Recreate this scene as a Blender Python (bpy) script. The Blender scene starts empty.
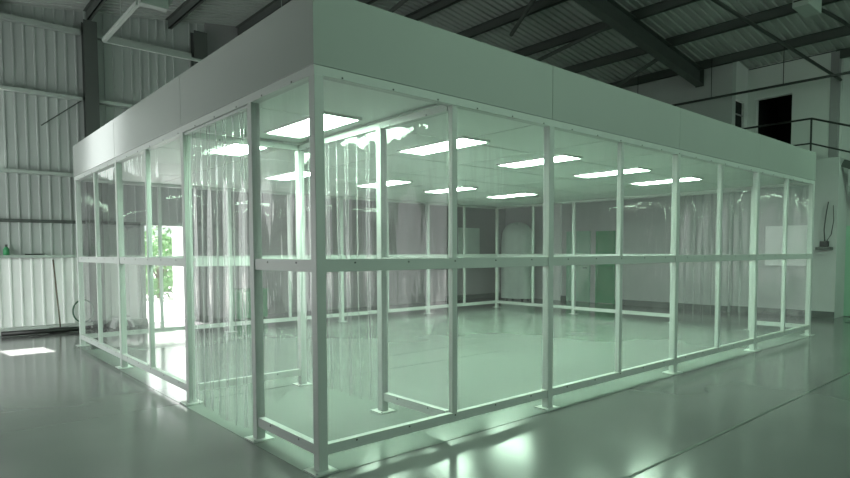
import bpy, bmesh, math, random
from mathutils import Vector, Matrix
random.seed(7)
SC = bpy.context.scene
COL = SC.collection

# ------------------------------------------------------------------ camera
def make_camera():
    yaw, pitch, roll = 0.7173276409, -0.0504891187, -0.0036473198
    fw = Vector((math.sin(yaw)*math.cos(pitch), math.cos(yaw)*math.cos(pitch), math.sin(pitch)))
    r = Vector((math.cos(yaw), -math.sin(yaw), 0)); u = r.cross(fw)
    r2 = r*math.cos(roll) + u*math.sin(roll); u2 = r2.cross(fw)
    cd = bpy.data.cameras.new('camera'); co = bpy.data.objects.new('camera', cd); COL.objects.link(co)
    m = Matrix((r2, u2, -fw)).transposed().to_4x4(); m.translation = (-1.99513, -3.37855, 1.44182)
    co.matrix_world = m
    cd.sensor_width = 36; cd.lens = 593.8565*36/850
    cd.shift_x = -4.034/850; cd.shift_y = 43.71/850
    cd.clip_start = .05; cd.clip_end = 200
    SC.camera = co
make_camera()

# ------------------------------------------------------------------ light and exposure
SC.view_settings.view_transform = 'Standard'; SC.view_settings.look = 'None'
SC.view_settings.gamma = 1; SC.view_settings.use_curve_mapping = False
SC.view_settings.exposure = 0.0
W = bpy.data.worlds.new('world'); SC.world = W; W.use_nodes = True
bg = W.node_tree.nodes['Background']; bg.inputs[0].default_value = (.86, 1, .93, 1); bg.inputs[1].default_value = 1.6
try:
    SC.cycles.transparent_max_bounces = 48; SC.cycles.max_bounces = 10
    SC.cycles.sample_clamp_indirect = 6
except Exception: pass

def lamp(name, kind, loc, energy, color, direction=None, size=None, parent=None):
    d = bpy.data.lights.new(name, kind); d.energy = energy; d.color = color
    o = bpy.data.objects.new(name, d); COL.objects.link(o); o.location = loc
    if direction: o.rotation_euler = Vector(direction).to_track_quat('-Z', 'Y').to_euler()
    if size and kind == 'AREA':
        d.shape = 'RECTANGLE'; d.size, d.size_y = size
    return o
sun = lamp('sun', 'SUN', (0, 20, 12), 40, (1, .98, .95), (.12, -1, -1.43)); sun.data.angle = .01
DAY = (1, 1, 1)
# daylight at the rear openings; left and front panels are added, unseen fill
lamp('fill_left', 'AREA', (-4.58, 6.2, 1.45), 185, DAY, (1, .1, -.12), (6.0, 2.8))  # added fill for rear wall and left fascia, set in an invented gate
lamp('fill_front', 'AREA', (4.5, -9.9, 4.0), 85, (.66, 1, .76), (0, 1, -.1), (15, 2.0))  # added fill panel to balance the light on the long fascia
lamp('daylight_high_window', 'AREA', (-1.05, 9.95, 3.65), 2.2, DAY, (0, -1, 0), (.56, 1.3))
lamp('daylight_side_door', 'AREA', (2.05, 9.95, 1.0), 14, DAY, (-.1, -1, -.05), (.9, 1.9))

# ------------------------------------------------------------------ materials
def nodes(name):
    m = bpy.data.materials.new(name); m.use_nodes = True
    return m, m.node_tree, m.node_tree.nodes, m.node_tree.links, m.node_tree.nodes['Principled BSDF']
def mat(name, col, rough=.5, metal=0, var=.08, scale=3.0, bump=0, spec=.5, stretch=None):
    m, nt, N, L, p = nodes(name)
    tc = N.new('ShaderNodeTexCoord'); mp = N.new('ShaderNodeMapping'); nz = N.new('ShaderNodeTexNoise')
    if stretch: mp.inputs['Scale'].default_value = stretch
    nz.inputs['Scale'].default_value = scale; nz.inputs['Detail'].default_value = 4
    L.new(tc.outputs['Object'], mp.inputs[0]); L.new(mp.outputs[0], nz.inputs[0])
    mx = N.new('ShaderNodeMix'); mx.data_type = 'RGBA'
    mx.inputs[6].default_value = tuple(max(0, c*(1-var)) for c in col)+(1,)
    mx.inputs[7].default_value = tuple(min(1, c*(1+var)) for c in col)+(1,)
    L.new(nz.outputs[0], mx.inputs[0]); L.new(mx.outputs[2], p.inputs['Base Color'])
    p.inputs['Roughness'].default_value = rough; p.inputs['Metallic'].default_value = metal
    p.inputs['Specular IOR Level'].default_value = spec
    if bump:
        b = N.new('ShaderNodeBump'); b.inputs['Strength'].default_value = bump; b.inputs['Distance'].default_value = .01
        L.new(nz.outputs[0], b.inputs['Height']); L.new(b.outputs[0], p.inputs['Normal'])
    return m
def emit(name, col, strength):
    m, nt, N, L, p = nodes(name)
    p.inputs['Base Color'].default_value = (.8, .8, .8, 1)
    p.inputs['Emission Color'].default_value = col+(1,); p.inputs['Emission Strength'].default_value = strength
    return m

M = {}
M['coat'] = mat('powder_coat', (.50, .54, .515), .42, var=.03, spec=.5)
M['fascia'] = mat('fascia_panel', (.385, .42, .395), .13, var=.03, scale=1.2, spec=.5)
M['screw'] = mat('dark_screw', (.06, .07, .065), .5)
M['ceil'] = mat('ceiling_panel', (.70, .76, .72), .5, var=.03)
M['tube'] = emit('light_diffuser', (.68, 1, .75), 48.0)
M['fill_glow'] = emit('fill_lamp_glow', (.70, 1, .78), 6.0)
M['clad'] = mat('grey_cladding', (.44, .48, .46), .5, var=.08, scale=2, stretch=(1, 1, .3))
M['lifted_white'] = mat('lifted_white_panel', (.90, .92, .90), .45, var=.05, scale=2)  # white lifted on the lower rear wall for light bounced off the floor
M['plaster'] = mat('pale_plaster', (.48, .50, .49), .7, var=.08, scale=1.5)
M['plaster_dim'] = mat('grey_plaster', (.33, .325, .33), .75, var=.08, scale=1.5)
M['plaster_green'] = mat('green_plaster', (.20, .34, .25), .7, var=.06)
M['plaster_lifted'] = mat('lifted_plaster', (.70, .72, .70), .7, var=.06, scale=1.5)  # same plaster, lightened where the lamps barely reach the upper walls
M['roof'] = mat('roof_sheet', (.44, .48, .45), .55, var=.15, scale=1.2, metal=.0)
M['steel'] = mat('dark_painted_steel', (.085, .10, .09), .5, var=.1)
M['black'] = mat('black_metal', (.02, .022, .02), .45)
M['galv'] = mat('galvanised', (.46, .52, .48), .4, metal=.3)
M['kerb'] = mat('kerb_concrete', (.5, .54, .51), .6, var=.1)
M['green'] = mat('green_door_paint', (.05, .30, .12), .4)
M['greenpale'] = mat('pale_green_paint', (.34, .56, .42), .45)
M['white'] = mat('white_plastic', (.75, .78, .76), .4)
M['sheet'] = mat('grey_white_sheet', (.62, .74, .67), .6, var=.12, scale=4)
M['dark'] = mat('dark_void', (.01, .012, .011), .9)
M['leaf'] = mat('leaves', (.13, .30, .10), .6, var=.4, scale=5)
M['bark'] = mat('bark', (.12, .09, .06), .8)
M['yard'] = mat('yard_concrete', (.55, .56, .53), .8, var=.1)
M['hose'] = mat('green_hose', (.02, .09, .05), .4)
M['wood'] = mat('broom_wood', (.16, .13, .10), .6)

def floor_mat(name='polished_concrete', ca=(.120, .122, .121, 1), cb=(.165, .168, .166, 1)):
    m, nt, N, L, p = nodes(name)
    tc = N.new('ShaderNodeTexCoord')
    n1 = N.new('ShaderNodeTexNoise'); n1.inputs['Scale'].default_value = .6; n1.inputs['Detail'].default_value = 2
    n2 = N.new('ShaderNodeTexNoise'); n2.inputs['Scale'].default_value = 9; n2.inputs['Detail'].default_value = 3
    L.new(tc.outputs['Object'], n1.inputs[0]); L.new(tc.outputs['Object'], n2.inputs[0])
    cr = N.new('ShaderNodeValToRGB')
    cr.color_ramp.elements[0].position = .2; cr.color_ramp.elements[0].color = ca
    cr.color_ramp.elements[1].position = .8; cr.color_ramp.elements[1].color = cb
    L.new(n1.outputs[0], cr.inputs[0])
    # sawn joints
    sep = N.new('ShaderNodeSeparateXYZ'); L.new(tc.outputs['Object'], sep.inputs[0])
    prev = None
    for ax, vals in (('Y', (2.45, 3.2, 7.9)), ('X', (-2.6, 11.4))):
        for v in vals:
            a = N.new('ShaderNodeMath'); a.operation = 'SUBTRACT'; a.inputs[1].default_value = v; L.new(sep.outputs[ax], a.inputs[0])
            b = N.new('ShaderNodeMath'); b.operation = 'ABSOLUTE'; L.new(a.outputs[0], b.inputs[0])
            c = N.new('ShaderNodeMath'); c.operation = 'LESS_THAN'; c.inputs[1].default_value = .012 if v < 0 and ax == 'Y' else .004
            L.new(b.outputs[0], c.inputs[0])
            if prev:
                d = N.new('ShaderNodeMath'); d.operation = 'MAXIMUM'; L.new(prev.outputs[0], d.inputs[0]); L.new(c.outputs[0], d.inputs[1]); prev = d
            else: prev = c
    mx = N.new('ShaderNodeMix'); mx.data_type = 'RGBA'; mx.inputs[7].default_value = (.05, .055, .05, 1)
    L.new(prev.outputs[0], mx.inputs[0]); L.new(cr.outputs[0], mx.inputs[6]); L.new(mx.outputs[2], p.inputs['Base Color'])
    rr = N.new('ShaderNodeMapRange'); rr.inputs['To Min'].default_value = .12; rr.inputs['To Max'].default_value = .20
    L.new(n1.outputs[0], rr.inputs[0]); L.new(rr.outputs[0], p.inputs['Roughness'])
    p.inputs['Specular IOR Level'].default_value = .42
    b = N.new('ShaderNodeBump'); b.inputs['Strength'].default_value = .02; b.inputs['Distance'].default_value = .01
    L.new(n2.outputs[0], b.inputs['Height']); L.new(b.outputs[0], p.inputs['Normal'])
    return m
M['floor'] = floor_mat()
M['floor_in'] = floor_mat('pale_green_floor', (.205, .232, .215, 1), (.25, .28, .262, 1))  # paler, greener tone across the clean room footprint

def vinyl(name, haze, hazecol, bump, tint=(.95, .94, .95), scale=(5, 5, .8)):
    m, nt, N, L, p = nodes(name)
    N.remove(p); out = N['Material Output']
    tc = N.new('ShaderNodeTexCoord'); mp = N.new('ShaderNodeMapping'); mp.inputs['Scale'].default_value = scale
    nz = N.new('ShaderNodeTexNoise'); nz.inputs['Scale'].default_value = 1.6; nz.inputs['Detail'].default_value = 2
    L.new(tc.outputs['Object'], mp.inputs[0]); L.new(mp.outputs[0], nz.inputs[0])
    bp = N.new('ShaderNodeBump'); bp.inputs['Strength'].default_value = bump; bp.inputs['Distance'].default_value = .05
    L.new(nz.outputs[0], bp.inputs['Height'])
    tr = N.new('ShaderNodeBsdfTransparent'); tr.inputs[0].default_value = tint+(1,)
    df = N.new('ShaderNodeBsdfDiffuse'); df.inputs[0].default_value = hazecol+(1,)
    tl = N.new('ShaderNodeBsdfTranslucent'); tl.inputs[0].default_value = hazecol+(1,)
    h = N.new('ShaderNodeMixShader'); h.inputs[0].default_value = .5; L.new(df.outputs[0], h.inputs[1]); L.new(tl.outputs[0], h.inputs[2])
    m1 = N.new('ShaderNodeMixShader'); L.new(tr.outputs[0], m1.inputs[1]); L.new(h.outputs[0], m1.inputs[2])
    hz = N.new('ShaderNodeMapRange'); hz.inputs['From Min'].default_value = .35; hz.inputs['From Max'].default_value = .65
    hz.inputs['To Min'].default_value = haze*.75; hz.inputs['To Max'].default_value = haze*1.25
    L.new(nz.outputs[0], hz.inputs[0]); L.new(hz.outputs[0], m1.inputs[0])
    gl = N.new('ShaderNodeBsdfGlossy'); gl.inputs['Roughness'].default_value = .06; gl.inputs[0].default_value = (1, 1, 1, 1)
    L.new(bp.outputs[0], gl.inputs['Normal'])
    lw = N.new('ShaderNodeLayerWeight'); lw.inputs['Blend'].default_value = .5
    pw = N.new('ShaderNodeMath'); pw.operation = 'POWER'; pw.inputs[1].default_value = 4.5; L.new(lw.outputs['Facing'], pw.inputs[0])
    fr = N.new('ShaderNodeMath'); fr.operation = 'MULTIPLY_ADD'; fr.inputs[1].default_value = .8; fr.inputs[2].default_value = .025; L.new(pw.outputs[0], fr.inputs[0])
    m2 = N.new('ShaderNodeMixShader'); L.new(fr.outputs[0], m2.inputs[0]); L.new(m1.outputs[0], m2.inputs[1]); L.new(gl.outputs[0], m2.inputs[2])
    L.new(m2.outputs[0], out.inputs[0])
    return m
M['vinyl'] = vinyl('clear_vinyl', .055, (.70, .585, .66), .16)
M['strip'] = vinyl('strip_vinyl', .03, (.70, .62, .68), .05, scale=(4, 4, .4))
M['edge'] = vinyl('strip_edge', .40, (.85, .84, .85), .1)

# ------------------------------------------------------------------ helpers
class MB:
    def __init__(s): s.v = []; s.f = []; s.mi = []
    def quad(s, pts, mi=0):
        b = len(s.v); s.v += [tuple(p) for p in pts]; s.f.append(tuple(range(b, b+len(pts)))); s.mi.append(mi)
    def box(s, x0, x1, y0, y1, z0, z1, mi=0):
        x0, x1 = sorted((x0, x1)); y0, y1 = sorted((y0, y1)); z0, z1 = sorted((z0, z1))
        b = len(s.v)
        s.v += [(x0, y0, z0), (x1, y0, z0), (x1, y1, z0), (x0, y1, z0), (x0, y0, z1), (x1, y0, z1), (x1, y1, z1), (x0, y1, z1)]
        for f in ((0, 3, 2, 1), (4, 5, 6, 7), (0, 1, 5, 4), (1, 2, 6, 5), (2, 3, 7, 6), (3, 0, 4, 7)):
            s.f.append(tuple(b+i for i in f)); s.mi.append(mi)
        return s
    def bar(s, a, c, w, h=None, mi=0):
        a = Vector(a); c = Vector(c); h = h or w; d = (c-a).normalized()
        up = Vector((0, 0, 1)) if abs(d.z) < .95 else Vector((1, 0, 0))
        r = d.cross(up).normalized(); u = r.cross(d)
        b = len(s.v)
        for p in (a, c):
            for sx, sy in ((-1, -1), (1, -1), (1, 1), (-1, 1)): s.v.append(tuple(p+r*sx*w/2+u*sy*h/2))
        for f in ((0, 1, 2, 3), (7, 6, 5, 4), (0, 4, 5, 1), (1, 5, 6, 2), (2, 6, 7, 3), (3, 7, 4, 0)):
            s.f.append(tuple(b+i for i in f)); s.mi.append(mi)
        return s
    def tube(s, pts, r, n=10, mi=0):
        pts = [Vector(p) for p in pts]; rings = []
        for i, p in enumerate(pts):
            d = (pts[min(i+1, len(pts)-1)]-pts[max(i-1, 0)]).normalized()
            up = Vector((0, 0, 1)) if abs(d.z) < .9 else Vector((1, 0, 0))
            a = d.cross(up).normalized(); c = a.cross(d); b = len(s.v)
            rr = r[i] if isinstance(r, (list, tuple)) else r
            s.v += [tuple(p+a*rr*math.cos(k*2*math.pi/n)+c*rr*math.sin(k*2*math.pi/n)) for k in range(n)]; rings.append(b)
        for b0, b1 in zip(rings, rings[1:]):
            for k in range(n):
                s.f.append((b0+k, b0+(k+1) % n, b1+(k+1) % n, b1+k)); s.mi.append(mi)
        s.f.append(tuple(rings[0]+k for k in reversed(range(n)))); s.mi.append(mi)
        s.f.append(tuple(rings[-1]+k for k in range(n))); s.mi.append(mi)
        return s
    def build(s, name, mats, parent=None, smooth=False, bevel=0, origin=None):
        me = bpy.data.meshes.new(name)
        o0 = Vector(origin) if origin else Vector()
        me.from_pydata([tuple(Vector(v)-o0) for v in s.v], [], s.f); me.update()
        bm = bmesh.new(); bm.from_mesh(me); bmesh.ops.recalc_face_normals(bm, faces=bm.faces)
        bm.to_mesh(me); bm.free()
        for m in (mats if isinstance(mats, (list, tuple)) else [mats]): me.materials.append(m)
        for p, i in zip(me.polygons, s.mi): p.material_index = i; p.use_smooth = smooth
        o = bpy.data.objects.new(name, me); COL.objects.link(o); o.location = o0
        if parent: o.parent = parent; 
        if bevel:
            b = o.modifiers.new('bevel', 'BEVEL'); b.width = bevel; b.segments = 2; b.limit_method = 'ANGLE'
        return o
def tag(o, label, cat, group=None, kind=None):
    if label: o['label'] = label
    if cat: o['category'] = cat
    if group: o['group'] = group
    if kind: o['kind'] = kind
    return o
def thing(name, label, cat, loc=(0, 0, 0), rz=0, group=None):
    o = bpy.data.objects.new(name, None); o.empty_display_size = .2; COL.objects.link(o)
    o.location = loc; o.rotation_euler = (0, 0, rz); return tag(o, label, cat, group)
def struct(name, mb, m, **k):
    o = mb.build(name, m, **k); o['kind'] = 'structure'; return o
def copy_tree(o, parent=None):
    c = o.copy(); COL.objects.link(c)
    if parent: c.parent = parent
    for ch in list(o.children): copy_tree(ch, c)
    return c

# ================================================================== THE HALL
YW = 9.7            # inner face of the clad rear wall
def roof_z(x): return 6.05-.14*(x-12.7) if x > 6.5 else 6.918-.14*(6.5-x)
m = MB(); m.box(-8.2, 18, -10.2, 9.85, -.12, 0); struct('floor', m, M['floor'])
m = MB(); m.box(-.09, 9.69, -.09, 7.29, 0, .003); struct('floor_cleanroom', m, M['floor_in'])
m = MB(); m.box(-30, 40, 9.85, 45, -.16, -.03); struct('ground', m, M['yard'])

# rear wall: outer skin with two openings, ribbed lining inside
OPEN = [(-1.34, -.76, 2.98, 4.33), (1.62, 2.50, 0, 2.03)]
def cells(x0, x1, z0, z1):
    xs = sorted({x0, x1} | {v for o in OPEN for v in o[:2] if x0 < v < x1})
    zs = sorted({z0, z1} | {v for o in OPEN for v in o[2:] if z0 < v < z1})
    for a, b in zip(xs, xs[1:]):
        for c, d in zip(zs, zs[1:]):
            cx, cz = (a+b)/2, (c+d)/2
            if not any(o[0] < cx < o[1] and o[2] < cz < o[3] for o in OPEN): yield a, b, c, d
def ribbed_x(m, x0, x1, z0, z1, y, pitch=.165, dep=.022, mi=0):
    n0 = math.ceil(x0/pitch); pts = [(x0, y)]; k = n0
    while k*pitch < x1-.02:
        x = k*pitch
        if x > x0+.02: pts += [(x, y), (x+.006, y-dep), (x+.030, y-dep), (x+.036, y)] if x+.06 < x1 else []
        k += 1
    pts.append((x1, y))
    for (xa, ya), (xb, yb) in zip(pts, pts[1:]):
        m.quad([(xa, ya, z0), (xb, yb, z0), (xb, yb, z1), (xa, ya, z1)], mi)
m = MB()
for a, b, c, d in cells(-8.2, 14, 0, 7.2): m.box(a, b, 9.74, 9.85, c, d, 2)
for a, b, c, d in cells(-8.0, 2.98, .0, 1.38): ribbed_x(m, a, b, c, d, YW, mi=1)  # lower band: bounced light put into its whiter colour
for a, b, c, d in cells(-8.0, 2.98, 1.38, 6.6): ribbed_x(m, a, b, c, d, YW+.012, mi=0)
m.box(2.98, 14, 9.66, 9.74, 0, 7.0, 2)
struct('wall_back', m, [M['clad'], M['lifted_white'], M['plaster_dim']])
n = 1
for z, h, dep, mt in ((1.40, .05, .14, 'galv'), (2.05, .06, .07, 'steel'), (2.93, .06, .16, 'galv'), (4.38, .06, .16, 'galv'), (5.63, .09, .14, 'galv')):
    for x0, x1 in ((-8.0, .57), (.86, 1.58 if z < 2.1 else 2.64)) if z < 3.8 else ((-8, .57), (.86, 2.64)):
        m = MB(); m.box(x0, x1, YW-dep, YW-.03, z-h/2, z+h/2); struct('trim_%d' % n, m, M[mt]); n += 1
m = MB()
for a, b, c, d in cells(-8.0, 2.6, 0, .12): m.box(a, b, YW-.20, YW-.04, c, d)
struct('baseboard_back', m, M['kerb'])
m = MB(); m.box(-4.6, 17, -1.413, -1.387, 0, .0015); struct('trim_%d' % n, m, M['steel']); n += 1
# door frame at the side door
m = MB(); m.box(1.56, 1.63, YW-.09, YW+.14, 0, 2.09); m.box(2.49, 2.56, YW-.09, YW+.14, 0, 2.09); m.box(1.63, 2.49, YW-.09, YW+.14, 2.02, 2.09)
d1 = struct('door_1', m, M['galv'])
m = MB(); m.box(2.50, 2.55, 9.86, 10.66, .02, 2.0); m.build('door_leaf', M['white'], d1, bevel=.004)

# side and front walls of the hall
m = MB(); m.box(-4.8, -4.6, -10, 3.2, 0, 5.3); m.box(-4.8, -4.6, 9.2, 9.66, 0, 5.3); m.box(-4.8, -4.6, 3.2, 9.2, 2.9, 5.3)  # gate opening is invented, shaped around the added left fill light
struct('wall_left', m, M['clad'])
m = MB(); m.box(-8.2, 18, -10.2, -10, 0, 3.0); m.box(-8.2, 18, -10.2, -10, 5.0, 7.2); m.box(-8.2, -3, -10.2, -10, 3, 5); m.box(12, 18, -10.2, -10, 3, 5)  # window band is invented for the added front fill light
for k in range(1, 10): m.box(-3+1.5*k-.03, -3+1.5*k+.03, -10.14, -10.06, 3, 5)
struct('wall_front', m, M['plaster'])
# right-hand wall: set-back upper storey, landing block
m = MB(); m.box(12.7, 12.9, 2.6, 9.66, 0, 6.06)
struct('wall_right', m, M['plaster'])
m = MB()   # return wall with a small window
m.box(12.9, 13.75, 2.6, 2.75, 0, 4.42); m.box(12.9, 13.75, 2.6, 2.75, 5.06, 5.98); m.box(13.42, 13.75, 2.6, 2.75, 4.42, 5.06)
struct('wall_return', m, M['plaster_lifted'])
m = MB()   # upper storey wall with the dark doorway
m.box(13.6, 13.75, 2.40, 2.6, 3.44, 5.9); m.box(13.6, 13.75, .78, 1.62, 3.44, 5.9); m.box(13.6, 13.75, 1.62, 2.40, 5.12, 5.9)
m.box(13.75, 18, .66, .78, 2.88, 5.85)
struct('wall_upper', m, M['plaster_lifted'])
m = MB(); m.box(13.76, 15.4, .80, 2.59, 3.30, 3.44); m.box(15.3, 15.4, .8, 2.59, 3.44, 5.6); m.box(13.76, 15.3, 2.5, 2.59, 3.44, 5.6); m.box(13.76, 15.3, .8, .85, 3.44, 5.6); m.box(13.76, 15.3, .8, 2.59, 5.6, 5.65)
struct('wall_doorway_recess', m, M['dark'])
m = MB(); m.box(12.9, 13.59, .47, 2.59, 0, 3.44); struct('wall_landing', m, M['plaster'])
m = MB(); m.box(13.6, 13.75, -10, .66, 0, 2.88); m.box(13.75, 18, -10, .66, 2.80, 2.88); struct('wall_lower', m, M['plaster'])
m = MB(); m.box(17.2, 17.4, -10, .66, 2.88, 5.8); struct('wall_far_right', m, M['plaster_green'])
m = MB(); m.box(12.66, 12.7, 2.6, 5.6, 0, .14); m.box(12.66, 12.7, 7.25, 8.0, 0, .14); m.box(12.86, 12.9, .47, 2.6, 0, .14); struct('baseboard_right', m, M['steel'])
m = MB(); m.box(10.0, 12.66, 9.62, 9.66, 0, .14); struct('baseboard_rear', m, M['steel'])
# doors on the right-hand wall
def door(name, x, y0, y1, z1, mt, fr):
    m = MB(); m.box(x-.05, x-.001, y0, y0+.05, 0, z1); m.box(x-.05, x-.001, y1-.05, y1, 0, z1); m.box(x-.05, x-.001, y0+.05, y1-.05, z1-.05, z1)
    d = struct(name, m, M[fr]); k = MB(); k.box(x-.035, x-.001, y0+.05, y1-.05, .01, z1-.05); k.build('door_leaf', M[mt], d)
    h = MB(); h.box(x-.09, x-.036, y0+.09, y0+.11, .98, 1.0); h.box(x-.09, x-.075, y0+.09, y0+.2, .98, 1.0); h.build('door_handle', M['black'], d)
door('door_2', 12.7, 5.62, 6.22, 2.03, 'green', 'green')
door('door_3', 12.7, 6.42, 7.22, 2.05, 'greenpale', 'greenpale')
door('door_4', 13.6, -.42, .60, 2.05, 'greenpale', 'plaster')
m = MB(); m.box(12.62, 12.699, 7.42, 7.88, 0, 3.2); struct('trim_%d' % n, m, M['lifted_white']); n += 1
m = MB(); m.box(13.59, 13.76, .70, .86, 3.45, 5.85); struct('trim_%d' % n, m, M['plaster_dim']); n += 1

# roof: ribbed sheets on both slopes
def ribbed_roof(m, xa, xb):
    y = -10.2; pts = []
    while y < 9.8:
        pts += [(y, 0), (y+.08, 0), (y+.095, -.035), (y+.15, -.035)]; y += .165
    pts.append((9.86, 0))
    for (ya, da), (yb, db) in zip(pts, pts[1:]):
        m.quad([(xa, ya, roof_z(xa)+da), (xb, ya, roof_z(xb)+da), (xb, yb, roof_z(xb)+db), (xa, yb, roof_z(xa)+db)])
m = MB(); ribbed_roof(m, 6.5, 18.0); ribbed_roof(m, -8.2, 6.499)
for xa, xb in ((-8.2, 6.5), (6.5, 18)):
    m.quad([(xa, -10.2, roof_z(xa)+.12), (xb, -10.2, roof_z(xb)+.12), (xb, 9.86, roof_z(xb)+.12), (xa, 9.86, roof_z(xa)+.12)])
struct('ceiling', m, M['roof'])

# steel columns of the rear wall
def steel_column(x, w, label, d=.20, y=YW-.06, h=None):
    m = MB(); h = h or roof_z(x)-.27
    m.box(x-w/2, x+w/2, y-d, y-d+.016, 0, h); m.box(x-w/2, x+w/2, y-.016, y, 0, h); m.box(x-.01, x+.01, y-d+.016, y-.016, 0, h)
    m.box(x-w/2-.03, x+w/2+.03, y-d-.03, y+.02, 0, .02)
    tag(m.build('steel_column', M['steel'], origin=(x, y-d/2, 0)), label, 'steel column', None)
steel_column(.72, .23, 'dark steel column on the ribbed rear wall, left of the clean room fascia')
steel_column(2.80, .28, 'dark steel column on the rear wall just right of the open side door')

# rafters and purlins
def rafter(y, x0, x1, label, depth=.36, w=.20):
    m = MB()
    segs = [(x0, min(6.5, x1))] if x0 < 6.5 else []
    if x1 > 6.5: segs.append((max(6.5, x0), x1))
    for a, b in segs:
        for zo, hh, ww in ((-.21, .02, w), (-.21-depth, .02, w), (-.21-depth/2, depth, .02)):
            m.bar((a, y, roof_z(a)+zo), (b, y, roof_z(b)+zo), ww, hh)
    m.box(x1-.02, x1, y-w/2, y+w/2, roof_z(x1)-.24-depth, roof_z(x1)-.2)
    return tag(m.build('roof_rafter', M['steel']), label, 'roof beam', 'rafters under the hall roof')
rafter(3.35, -4.5, 12.66, 'long dark rafter slanting down to a cut end above the pale right-hand wall')
rafter(-3.6, -4.5, 13.5, 'dark rafter overhead in front of the clean room')
PX = [13.62, 12.55, 11.05, 9.55, 8.05, 6.75, 5.2, 3.7, 2.2, .7, -.8, -2.3, -3.8]
names = ['lowest, on the right-hand wall head', 'second up from the right-hand wall', 'third up from the right-hand wall', 'fourth up from the right-hand wall',
         'fifth up from the right-hand wall', 'just right of the ridge', 'just left of the ridge', 'second left of the ridge', 'third left of the ridge',
         'above the left end of the clean room', 'above the floor left of the clean room', 'two bays left of the clean room', 'furthest left']
for x, nm in zip(PX, names):
    m = MB(); z = roof_z(x)-.05; y1 = 2.58 if x > 13 else 9.6
    m.box(x-.012, x+.012, -9.9, y1, z-.18, z); m.box(x-.06, x+.012, -9.9, y1, z-.012, z); m.box(x-.012, x+.06, -9.9, y1, z-.18, z-.168)
    tag(m.build('roof_purlin', M['steel'], origin=(x, 0, z)), 'dark roof purlin under the ribbed roof, '+nm, 'roof beam', 'purlins under the ribbed roof')
for k, (a, b, lab) in enumerate([((12.3, 5.9, 5.65), (10.9, 3.45, 5.82), 'thin dark knee brace below the rafter near the right-hand wall'),
                  ((8.3, 5.6, 6.3), (6.8, 3.45, 6.35), 'thin dark knee brace running from rafter to purlin mid roof'),
                  ((10.2, 7.9, 6.1), (9.0, 3.45, 6.1), 'long dark wind brace crossing two purlins behind the rafter'),
                  ((6.3, 9.3, 6.5), (4.9, 3.45, 6.3), 'long dark wind brace near the ridge behind the rafter')]):
    m = MB(); m.tube([a, b], .045, 8); tag(m.build('roof_brace', M['steel']), lab, 'brace', 'braces under the roof')
m = MB(); m.tube([(-.10, YW-.1, 3.80), (.57, YW-.1, 4.36)], .012, 6); tag(m.build('wall_brace_cable', M['steel']), 'thin diagonal bracing cable on the ribbed wall left of the dark column', 'cable')

# ================================================================== THE CLEAN ROOM
H, FT, S = 2.633, 3.11, 2.4
LX, LY = 9.6, 7.2
P = .070; PH = P/2
room = thing('cleanroom_enclosure', 'large glazed clean room of pale green frames with clear soft walls and deep fascia', 'clean room')
def post(root, x, y, h=H-.06):
    m = MB(); m.box(x-PH, x+PH, y-PH, y+PH, .008, h)
    o = m.build('post', M['coat'], root, bevel=.004)
    f = MB(); f.box(x-.085, x+.085, y-.085, y+.085, .003, .012)
    for sx in (-1, 1): f.tube([(x+sx*.065, y+sx*.065, .010), (x+sx*.065, y+sx*.065, .022)], .009, 6)
    f.build('foot_plate', M['coat'], o)
def mullion(root, x, y, z0=.18, h=H-.06, w=.050):
    MB().box(x-w/2, x+w/2, y-w/2, y+w/2, z0, h).build('mullion', M['coat'], root, bevel=.003)
def rail(root, kind, axis, c, a, b, z0, z1, w=.05, outward=-1):
    m = MB()
    if axis == 'x': m.box(a, b, c-w/2, c+w/2, z0, z1)
    else: m.box(c-w/2, c+w/2, a, b, z0, z1)
    if z1-z0 < .1:                                           # screw heads along the clamping strip
        k = max(2, int((b-a)/.42)); zz = (z0+z1)/2 + (.018 if kind != 'top_rail' else -.02)
        for i in range(k):
            t = a+(i+.5)*(b-a)/k
            for sd in (-1, 1):
                e = c+sd*(w/2); e2 = e+sd*.004
                if axis == 'x': m.box(t-.0055, t+.0055, min(e, e2), max(e, e2), zz-.0055, zz+.0055, 1)
                else: m.box(min(e, e2), max(e, e2), t-.0055, t+.0055, zz-.0055, zz+.0055, 1)
    m.build(kind, [M['coat'], M['screw']], root)
def sheet(root, axis, c, a, b, z0, z1, seed):
    rnd = random.Random(seed); m = MB(); nx = 14; nz = 14
    ph = [rnd.uniform(0, 6.28) for _ in range(4)]; amp = rnd.uniform(.004, .012)
    def off(u, w):
        e = math.sin(math.pi*u)*math.sin(math.pi*w)
        return e*amp*(math.sin(6*u+ph[0])+.6*math.sin(13*u+3*w+ph[1])+.7*math.sin(5*w+ph[2]))
    vs = []
    for j in range(nz+1):
        for i in range(nx+1):
            u, w = i/nx, j/nz; t = a+(b-a)*u; z = z0+(z1-z0)*w; d = c+off(u, w)
            vs.append((t, d, z) if axis == 'x' else (d, t, z))
    m.v = vs
    for j in range(nz):
        for i in range(nx):
            q = j*(nx+1)+i; m.f.append((q, q+1, q+nx+2, q+nx+1)); m.mi.append(0)
    m.build('clear_panel', M['vinyl'], root, smooth=True)
Z = {'bot': (.110, .180), 'mid': (1.318, 1.400), 'top': (H-.060, H)}
seed = [0]
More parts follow.
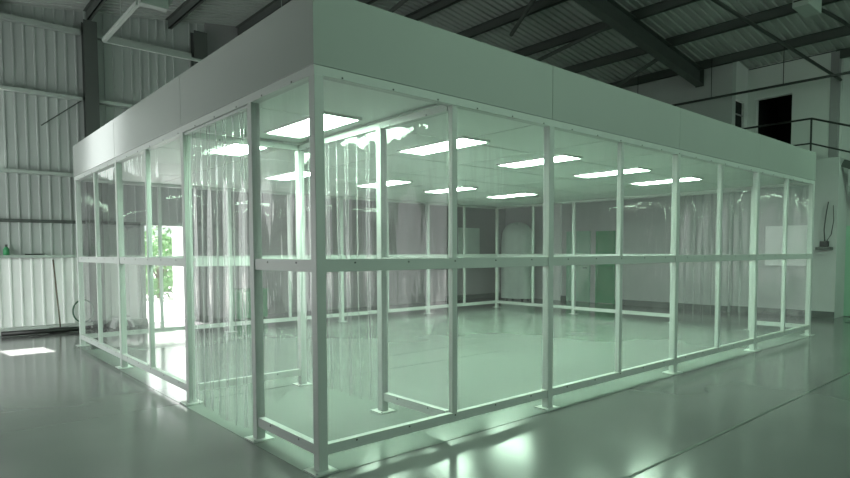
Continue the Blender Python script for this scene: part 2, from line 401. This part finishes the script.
def bay(root, axis, c, a, b, mid=None):
    """one framed bay between two posts: rails, optional centre mullion, upper and lower sheets"""
    for k, nm in (('bot', 'bottom_rail'), ('mid', 'middle_rail')): rail(root, nm, axis, c, a+PH, b-PH, *Z[k])
    spans = [(a+PH, b-PH)]
    if mid:
        if axis == 'x': 
            mullion(root, mid, c, .18, 1.318); mullion(root, mid, c, 1.40)
        else:
            mullion(root, c, mid, .18, 1.318); mullion(root, c, mid, 1.40)
        spans = [(a+PH, mid-.025), (mid+.025, b-PH)]
    for s0, s1 in spans:
        for z0, z1 in ((.18, 1.318), (1.40, H-.06)):
            seed[0] += 1; sheet(root, axis, c, s0, s1, z0, z1, seed[0])
D = .924
xs = [0, 2.4, 4.8, 7.2, 9.6]
for x in xs: post(room, x, 0); post(room, x, LY)
for y in (2.4, 4.8): post(room, 0, y); post(room, LX, y)
post(room, 0, D); post(room, LX, D)
for c in (0, LY):
    for a in xs[:-1]: bay(room, 'x', c, a, a+S, a+S/2)
for c in (0, LX):
    bay(room, 'y', c, 0, D)
    for a in (2.4, 4.8): bay(room, 'y', c, a, a+S, a+S/2)
for c in (0, LY): rail(room, 'top_rail', 'x', c, -PH, LX+PH, *Z['top'], w=P)
for c in (0, LX): rail(room, 'top_rail', 'y', c, PH, LY-PH, *Z['top'], w=P)
# fascia: one folded panel per bay, open joints between them
G = .003; T = .03
for k in range(4):
    for y0, y1 in ((-PH-.004, -PH-.004+T), (LY+PH+.004-T, LY+PH+.004)):
        a = xs[k]+G if k else -PH-.004; b = xs[k+1]-G if k < 3 else LX+PH+.004
        MB().box(a, b, y0, y1, H+.002, FT).build('fascia_panel', M['fascia'], room, bevel=.002)
for k in range(3):
    for x0, x1 in ((-PH-.004, -PH-.004+T), (LX+PH+.004-T, LX+PH+.004)):
        a = k*S+G if k else -PH+.02; b = (k+1)*S-G if k < 2 else LY+PH-.02
        MB().box(x0, x1, a, b, H+.002, FT).build('fascia_panel', M['fascia'], room, bevel=.002)
# ceiling of the clean room: panels on a grid
LIGHTS = [(.82, 1.50), (.82, 2.95)]+[(x, 1.50) for x in (2.45, 4.13, 5.83, 7.45)]+[(x, 4.75) for x in (2.38, 4.08, 5.62, 7.35)]
g = MB()
for i in range(8):
    for j in range(6): g.box(i*1.2+.010, i*1.2+1.190, j*1.2+.010, j*1.2+1.190, H-.012, H+.02)
g.build('ceiling_panels', M['ceil'], room)
g = MB()
for i in range(1, 8): g.box(i*1.2-.010, i*1.2+.010, PH, LY-PH, H-.004, H+.03)
for j in range(1, 6): g.box(PH, LX-PH, j*1.2-.010, j*1.2+.010, H-.004, H+.03)
g.build('ceiling_joints', M['steel'], room)
MB().box(0, LX, 0, LY, H+.03, H+.06).build('roof_deck', M['coat'], room)

# recessed ceiling lights
def ceiling_light():
    r = thing('ceiling_light', '', 'ceiling light', (0, 0, 0), 0, 'fluorescent panels in the clean room ceiling')
    w, l = .36, 1.04
    f = MB(); z0, z1 = -.035, -.013
    f.box(-w/2-.02, w/2+.02, -l/2-.02, -l/2, z0, z1); f.box(-w/2-.02, w/2+.02, l/2, l/2+.02, z0, z1)
    f.box(-w/2-.02, -w/2, -l/2, l/2, z0, z1); f.box(w/2, w/2+.02, -l/2, l/2, z0, z1); f.build('light_frame', M['white'], r)
    MB().box(-w/2, w/2, -l/2, l/2, -.030, -.014).build('diffuser', M['tube'], r); return r
lab = ['large glowing ceiling panel nearest the camera, over the entrance lobby', 'glowing ceiling panel seen through the strip curtain, left of the lobby',
       'glowing ceiling panel in the front row, first right of the lobby', 'glowing ceiling panel in the front row, second right of the lobby',
       'glowing ceiling panel in the front row, third right of the lobby', 'glowing ceiling panel in the front row, furthest right',
       'glowing ceiling panel in the rear row, leftmost', 'glowing ceiling panel in the rear row, second from left',
       'glowing ceiling panel in the rear row, third from left', 'glowing ceiling panel in the rear row, furthest right']
proto = ceiling_light()
for i, (x, y) in enumerate(LIGHTS):
    o = proto if i == 0 else copy_tree(proto)
    o.location = (x, y, H); o['label'] = lab[i]

# the lobby partition inside the near corner
lobby = thing('lobby_partition', 'inner partition of pale posts and clear sheets closing the lobby inside the near corner', 'partition', (0, 0, 0))
post(lobby, 1.2, 2.4); post(lobby, 1.2, D)
bay(lobby, 'y', 1.2, PH, D, None)
bay(lobby, 'x', 2.4, PH, 1.2, None)
rail(lobby, 'top_rail', 'y', 1.2, PH, 2.4-PH+.07, *(H-.095, H-.04), w=.06)
rail(lobby, 'top_rail', 'x', 2.4, PH, 1.2-PH, *(H-.095, H-.04), w=.06)

# strip curtains
def strip_curtain(x, y0, y1, label, seed, bend=.0):
    r = thing('strip_curtain', label, 'strip curtain', (x, y0, H-.086), 0, None); rnd = random.Random(seed)
    MB().box(-.022, .022, 0, y1-y0, -.0, .022).build('hanging_rail', M['coat'], r)
    n = 8; pitch = (y1-y0)/n; w = pitch*1.18
    for k in range(n):
        m = MB(); yc = (k+.5)*pitch; side = .006 if k % 2 else -.006; nseg = 6; nz = 16
        zb = -(H-.086)+.045+rnd.uniform(-.015, .02); a1 = rnd.uniform(0, 6.28); sway = rnd.uniform(-1, 1)*.025
        rows = []
        for j in range(nz+1):
            t = j/nz; z = zb*t; row = []
            for i in range(nseg+1):
                u = i/nseg*2-1
                yy = yc+u*w/2*(1-.05*t)+sway*t*t*.6+.006*math.sin(5*t+a1); xx = side+.022*(1-u*u)*t**.5*(-1 if k % 2 else 1)+bend*t*t+.010*math.sin(4.2*t+a1)*t
                xx = xx + .02*sway*t*40*.02
                row.append((xx, min(max(yy, .0), y1-y0), z))
            rows.append(row)
        b = len(m.v)
        for row in rows: m.v += row
        for j in range(nz):
            for i in range(nseg):
                q = j*(nseg+1)+i; m.f.append((q, q+1, q+nseg+2, q+nseg+1)); m.mi.append(0)
        # rolled edges of the strip
        for i in (0, nseg): m.tube([rows[j][i] for j in range(nz+1)], .0030, 5, 1)
        m.build('strip', [M['strip'], M['edge']], r, smooth=True)
    return r
strip_curtain(0, D+PH+.01, 2.4-PH-.01, 'clear plastic strip curtain hanging in the outer doorway left of the near corner', 3, -.02)
strip_curtain(1.2, D+PH+.01, 2.4-PH-.01, 'clear plastic strip curtain hanging in the inner lobby doorway', 5, .03)
strip_curtain(LX, D+PH+.01, 2.4-PH-.01, 'clear plastic strip curtain in the far right end doorway of the clean room', 9, .02)

# ================================================================== THINGS IN THE HALL
# railing and stair on the landing
r = thing('landing_railing', 'black two-rail handrail on the raised landing above the clean room fascia', 'railing', (12.95, 1.02, 3.44))
MB().tube([(0, 1.55, .90), (0, 0, .90), (0, -1.9, .17)], .022, 8).build('top_rail', M['black'], r, smooth=True)
MB().tube([(0, 1.55, .36), (0, 0, .36), (0, -1.9, -.37)], .018, 8).build('middle_rail', M['black'], r, smooth=True)
for y in (0, 1.5): MB().tube([(0, y, 0), (0, y, .90)], .02, 8).build('post', M['black'], r)
r = thing('stair_flight', 'dark steel stair stepping down beside the landing at the right edge', 'stairs', (13.1, .4, 2.9))
MB().bar((-.02, .05, .42), (-.02, -1.6, -.22), .03, .16).build('stringer', M['steel'], r)
MB().bar((.46, .05, .42), (.46, -1.6, -.22), .03, .16).build('stringer', M['steel'], r)
for k in range(5): MB().box(0, .44, -.05-.32*k-.26, -.05-.32*k, .30-.125*k, .33-.125*k).build('tread', M['steel'], r)
# small window glass in the return wall
m = MB(); m.box(12.91, 13.41, 2.66, 2.68, 4.43, 5.05); w = struct('window_1', m, M['dark'])
MB().box(12.91, 13.41, 2.63, 2.655, 4.72, 4.75).build('window_bar', M['plaster_dim'], w)

def pipe(name, pts, rad, label, cat, mt='black', smooth=True):
    m = MB(); m.tube(pts, rad, 8); return tag(m.build(name, M[mt], smooth=smooth), label, cat)
pipe('overhead_pipe', [(3.0, .65, 5.2), (13.55, .65, 5.2)], .030, 'long black pipe crossing under the roof towards the right-hand wall', 'pipe')
pp = thing('sprinkler_pipe', 'thin black pipe along the upper right-hand wall on wire hangers', 'pipe', (12.5, .3, 5.08))
MB().tube([(0, -.6, -.02), (0, 9.2, .06)], .028, 8).build('pipe', M['black'], pp, smooth=True)
for y in (1.15, 2.7, 4.6): MB().tube([(0, y, 0), (0, y, roof_z(12.5)-5.08-.06)], .008, 6).build('hanger', M['black'], pp)
# high-level lamp at top right
hb = thing('high_bay_lamp', 'pale boxy lamp under the roof at the top right', 'lamp', (8.95, -.05, 5.42))
MB().box(-.30, .30, -.12, .12, -.14, .12).build('lamp_housing', M['galv'], hb, bevel=.01)
for z in (-.06, .02): MB().box(-.305, -.30, -.10, .10, z, z+.02).build('vent_slot', M['black'], hb)
MB().tube([(.3, 0, 0), (.7, -.05, .02), (1.6, -.1, .05), (2.4, -.1, .05)], .03, 8).build('cable_arm', M['black'], hb, smooth=True)
MB().tube([(0, 0, .12), (0, 0, roof_z(8.95)-5.42-.05)], .01, 6).build('hanger', M['black'], hb)
# added high-bay fittings out of view, put in as fill light for the hall
def fill_bay_lamp(x, y, e, label):
    z = roof_z(x)-.75
    o = thing('high_bay_lamp', label, 'lamp', (x, y, z), 0, 'added round fill lamps of the hall')
    m = MB(); prof = [(.06, .26), (.10, .22), (.14, .12), (.26, .0), (.27, -.02)]; k = 20
    for (r0, z0), (r1, z1) in zip(prof, prof[1:]):
        for i in range(k):
            a, b = i*2*math.pi/k, (i+1)*2*math.pi/k
            m.quad([(r0*math.cos(a), r0*math.sin(a), z0), (r0*math.cos(b), r0*math.sin(b), z0), (r1*math.cos(b), r1*math.sin(b), z1), (r1*math.cos(a), r1*math.sin(a), z1)])
    m.build('lamp_shade', M['galv'], o, smooth=True)
    m = MB(); m.quad([(.25*math.cos(i*2*math.pi/k), .25*math.sin(i*2*math.pi/k), -.015) for i in range(k)]); m.build('lamp_glass', M['fill_glow'], o)
    MB().tube([(0, 0, .26), (0, 0, .69)], .01, 6).build('hanger', M['black'], o)
    l = lamp('fill_lamp_light', 'AREA', (x, y, z-.04), e, (.62, 1, .72), (0, 0, -1)); l.data.shape = 'DISK'; l.data.size = .5
for i, (x, y, e) in enumerate([(1.5, -2.9, 50), (6.2, -2.9, 60), (10.9, -2.6, 110)]):
    fill_bay_lamp(x, y, e, ['added high bay fill lamp behind the camera', 'added high bay fill lamp in front of the long face of the clean room', 'added high bay fill lamp near the right-hand wall'][i])

# suspended conduit frame, top left
cf = thing('suspended_conduit_frame', 'pale square conduit loop hanging below the roof at the upper left', 'conduit', (.28, 6.55, 4.6))
MB().box(0, 3.2, -.02, .02, -.02, .02).build('conduit_run', M['galv'], cf)
MB().box(-.025, .025, -1.75, -.02, -.025, .025).build('conduit_run', M['galv'], cf)
MB().box(.0, .34, -1.87, -1.75, -.03, .09).build('junction_box', M['galv'], cf, bevel=.006)
MB().bar((.34, -1.80, .06), (.75, -1.55, .75), .05).build('conduit_run', M['galv'], cf)
MB().tube([(0.02, -.9, .02), (0.02, -.9, roof_z(.3)-4.65)], .006, 6).build('hanger', M['galv'], cf)
MB().tube([(2.9, 0, .02), (2.9, 0, roof_z(3.2)-4.65)], .006, 6).build('hanger', M['galv'], cf)
pipe('drooping_cable', [(2.95, 9.3, 5.55), (3.3, 9.0, 5.75), (3.8, 8.6, 5.8), (4.6, 8.2, 5.7), (5.6, 8.0, 5.72)], .03, 'black cable drooping under the roof behind the left fascia', 'cable')

# left wall clutter
br = thing('broom', 'thin-handled broom leaning upright against the bright lower wall at left', 'broom', (.03, 9.36, 0))
MB().tube([(.02, -.02, .09), (-.03, .17, 1.34)], .013, 8).build('broom_handle', M['wood'], br, smooth=True)
MB().box(-.16, .16, -.05, .03, .0, .09).build('broom_head', M['steel'], br, bevel=.01)
hr = thing('hose_coil', 'dark green hose coil hung low on the wall beside the clean room corner', 'hose', (.42, 9.30, .62))
for q in range(3): MB().tube([(.17*math.cos(a*math.pi/12), .02*q-.03, .17*math.sin(a*math.pi/12)*1.25-.25) for a in range(25)], .012, 6).build('hose_loop', M['hose'], hr, smooth=True)
MB().box(-.02, .02, .05, .30, -.07, -.03).build('hook', M['black'], hr)
bt = thing('spray_bottle', 'small green bottle standing on the wall ledge at the far left', 'bottle', (-.70, 9.59, 1.425))
MB().tube([(0, 0, 0), (0, 0, .10), (0, 0, .14), (0, 0, .15)], [.05, .05, .025, .02], 10).build('bottle_body', M['green'], bt, smooth=True)
MB().tube([(0, 0, .15), (0, 0, .19)], .02, 8).build('bottle_cap', M['black'], bt)
m = MB(); m.box(-.42, -.12, 9.58, 9.65, 1.426, 1.45); tag(m.build('flat_bar', M['black'], bevel=.003), 'short black bar lying on the wall ledge above the broom', 'bar')
m = MB(); m.tube([(-.85, 9.28, .05), (.52, 9.22, .05)], .045, 10); tag(m.build('dark_floor_tube', M['black'], smooth=True), 'long dark tube on the floor along the rear wall', 'pipe')  # dark round length along the foot of the rear wall
st = thing('white_arch', 'small white arched shape on the floor seen through the left soft wall', 'stool', (1.05, 9.15, 0))  # white arched shape with a flat top
k = MB()
for i in range(12):
    a0, a1 = math.pi*i/12, math.pi*(i+1)/12
    k.bar((.17*math.cos(a0), 0, .19*math.sin(a0)+.02), (.17*math.cos(a1), 0, .19*math.sin(a1)+.02), .28, .035)
k.build('arched_shell', M['white'], st)
MB().box(-.16, .16, -.15, .15, .195, .22).build('arch_top', M['white'], st, bevel=.008)
gb = thing('storage_bin', 'green storage bin against the rear wall behind the strip curtain', 'bin', (3.72, 9.35, 0))
MB().box(-.34, .34, -.25, .25, 0, .60).build('bin_body', M['green'], gb, bevel=.03)
MB().box(-.36, .36, -.27, .27, .60, .65).build('bin_lid', M['green'], gb, bevel=.012)
m = MB(); m.box(10.55, 11.45, 9.62, 9.655, 1.05, 2.2); tag(m.build('notice_board', M['sheet'], bevel=.004), 'pale blank board on the rear wall left of the far corner', 'board')
m = MB(); m.box(12.86, 12.895, 1.02, 1.86, 1.12, 2.02); tag(m.build('white_board', M['lifted_white'], bevel=.004), 'pale board fixed on the right-hand wall beyond the end of the clean room', 'board')
# shrouded trolley in the far corner
cv = thing('covered_trolley', 'tall trolley under a pale dust sheet standing in the far corner', 'trolley', (11.95, 8.5, 0), .3)
m = MB(); rows = []; nn = 28
for j, (z, s_) in enumerate([(.06, 1.0), (.5, .97), (1.1, .95), (1.7, .93), (2.05, .86), (2.22, .66), (2.3, .35), (2.32, .02)]):
    row = []
    for i in range(nn):
        a = i*2*math.pi/nn; rad = (abs(math.cos(a))**4+abs(math.sin(a))**4)**(-.25)*(1+.03*math.sin(5*a+j*.5))
        row.append((.40*s_*rad*math.cos(a), .48*s_*rad*math.sin(a), z+.04*math.sin(3*a)*(j > 3)))
    rows.append(row)
for row in rows: m.v += row
for j in range(len(rows)-1):
    for i in range(nn): m.f.append((j*nn+i, j*nn+(i+1) % nn, (j+1)*nn+(i+1) % nn, (j+1)*nn+i)); m.mi.append(0)
m.build('dust_sheet', M['sheet'], cv, smooth=True)
for sx in (-1, 1):
    for sy in (-1, 1): MB().tube([(sx*.22-.015, sy*.25, .035), (sx*.22+.015, sy*.25, .035)], .035, 12).build('wheel', M['black'], cv)
# hoist control on the right
hc = thing('hanging_control', 'dark control box on a looped cable against the pale pillar at right', 'control box', (12.86, .66, 0))
MB().tube([(0, -.03, 2.50), (-.02, 0, 2.25), (-.02, .03, 1.9), (0, .02, 1.66)], .010, 6).build('cable', M['black'], hc, smooth=True)
MB().tube([(0, -.12, 2.42), (-.01, -.14, 2.1), (-.01, -.10, 1.8), (0, -.02, 1.66)], .008, 6).build('cable', M['black'], hc, smooth=True)
MB().box(-.05, .03, -.06, .10, 1.54, 1.66).build('control_body', M['black'], hc, bevel=.008)
MB().box(-.08, .035, -.13, .17, 1.47, 1.53).build('shelf_plate', M['steel'], hc)
m = MB(); m.box(12.2, 13.2, -.9, .1, 0, .012); tag(m.build('floor_mat', M['hose'], bevel=.003), 'dark green rubber mat on the floor by the green door', 'mat')

# ================================================================== OUTSIDE THE SIDE DOOR
def bush(x, y, rad, h, seed, label):
    rnd = random.Random(seed)
    o = thing('shrub', label, 'shrub', (x, y, -.03), 0, 'shrubs across the yard')
    m = MB(); m.tube([(0, 0, 0), (.05, 0, h*.35), (.0, .1, h*.6)], [.09, .06, .02], 8)
    for k in range(5):
        a = rnd.uniform(0, 6.28); m.tube([(.02, 0, h*.25), (math.cos(a)*rad*.5, math.sin(a)*rad*.5, h*.65)], [.04, .012], 6)
    m.build('branches', M['bark'], o)
    m = MB()
    for k in range(1500):
        th, ph = rnd.uniform(0, 6.28), math.acos(rnd.uniform(-1, 1)); rr = rnd.uniform(.5, 1)**.5*(1+.15*math.sin(3*th+seed))
        c = Vector((rad*rr*math.sin(ph)*math.cos(th), rad*rr*math.sin(ph)*math.sin(th), h*.52+h*.48*rr*math.cos(ph)))
        d = Vector((rnd.gauss(0, 1), rnd.gauss(0, 1), rnd.gauss(0, 1))).normalized(); e = d.cross(Vector((rnd.gauss(0, 1), rnd.gauss(0, 1), 1))).normalized()
        s_ = rnd.uniform(.06, .12); m.quad([c-d*s_, c+e*s_*.5, c+d*s_, c-e*s_*.5])
    m.build('foliage', M['leaf'], o)
bush(4.2, 17.4, 1.0, 2.3, 1, 'bright green shrub across the yard at the left of the door view')
bush(5.4, 20.6, 1.1, 2.0, 2, 'lower bright green shrub across the yard in the middle of the door view')
bush(7.3, 18.4, 1.1, 2.4, 3, 'bright green shrub across the yard at the right of the door view')
bush(1.6, 19.0, 1.1, 2.6, 4, 'bright green shrub across the yard furthest left')
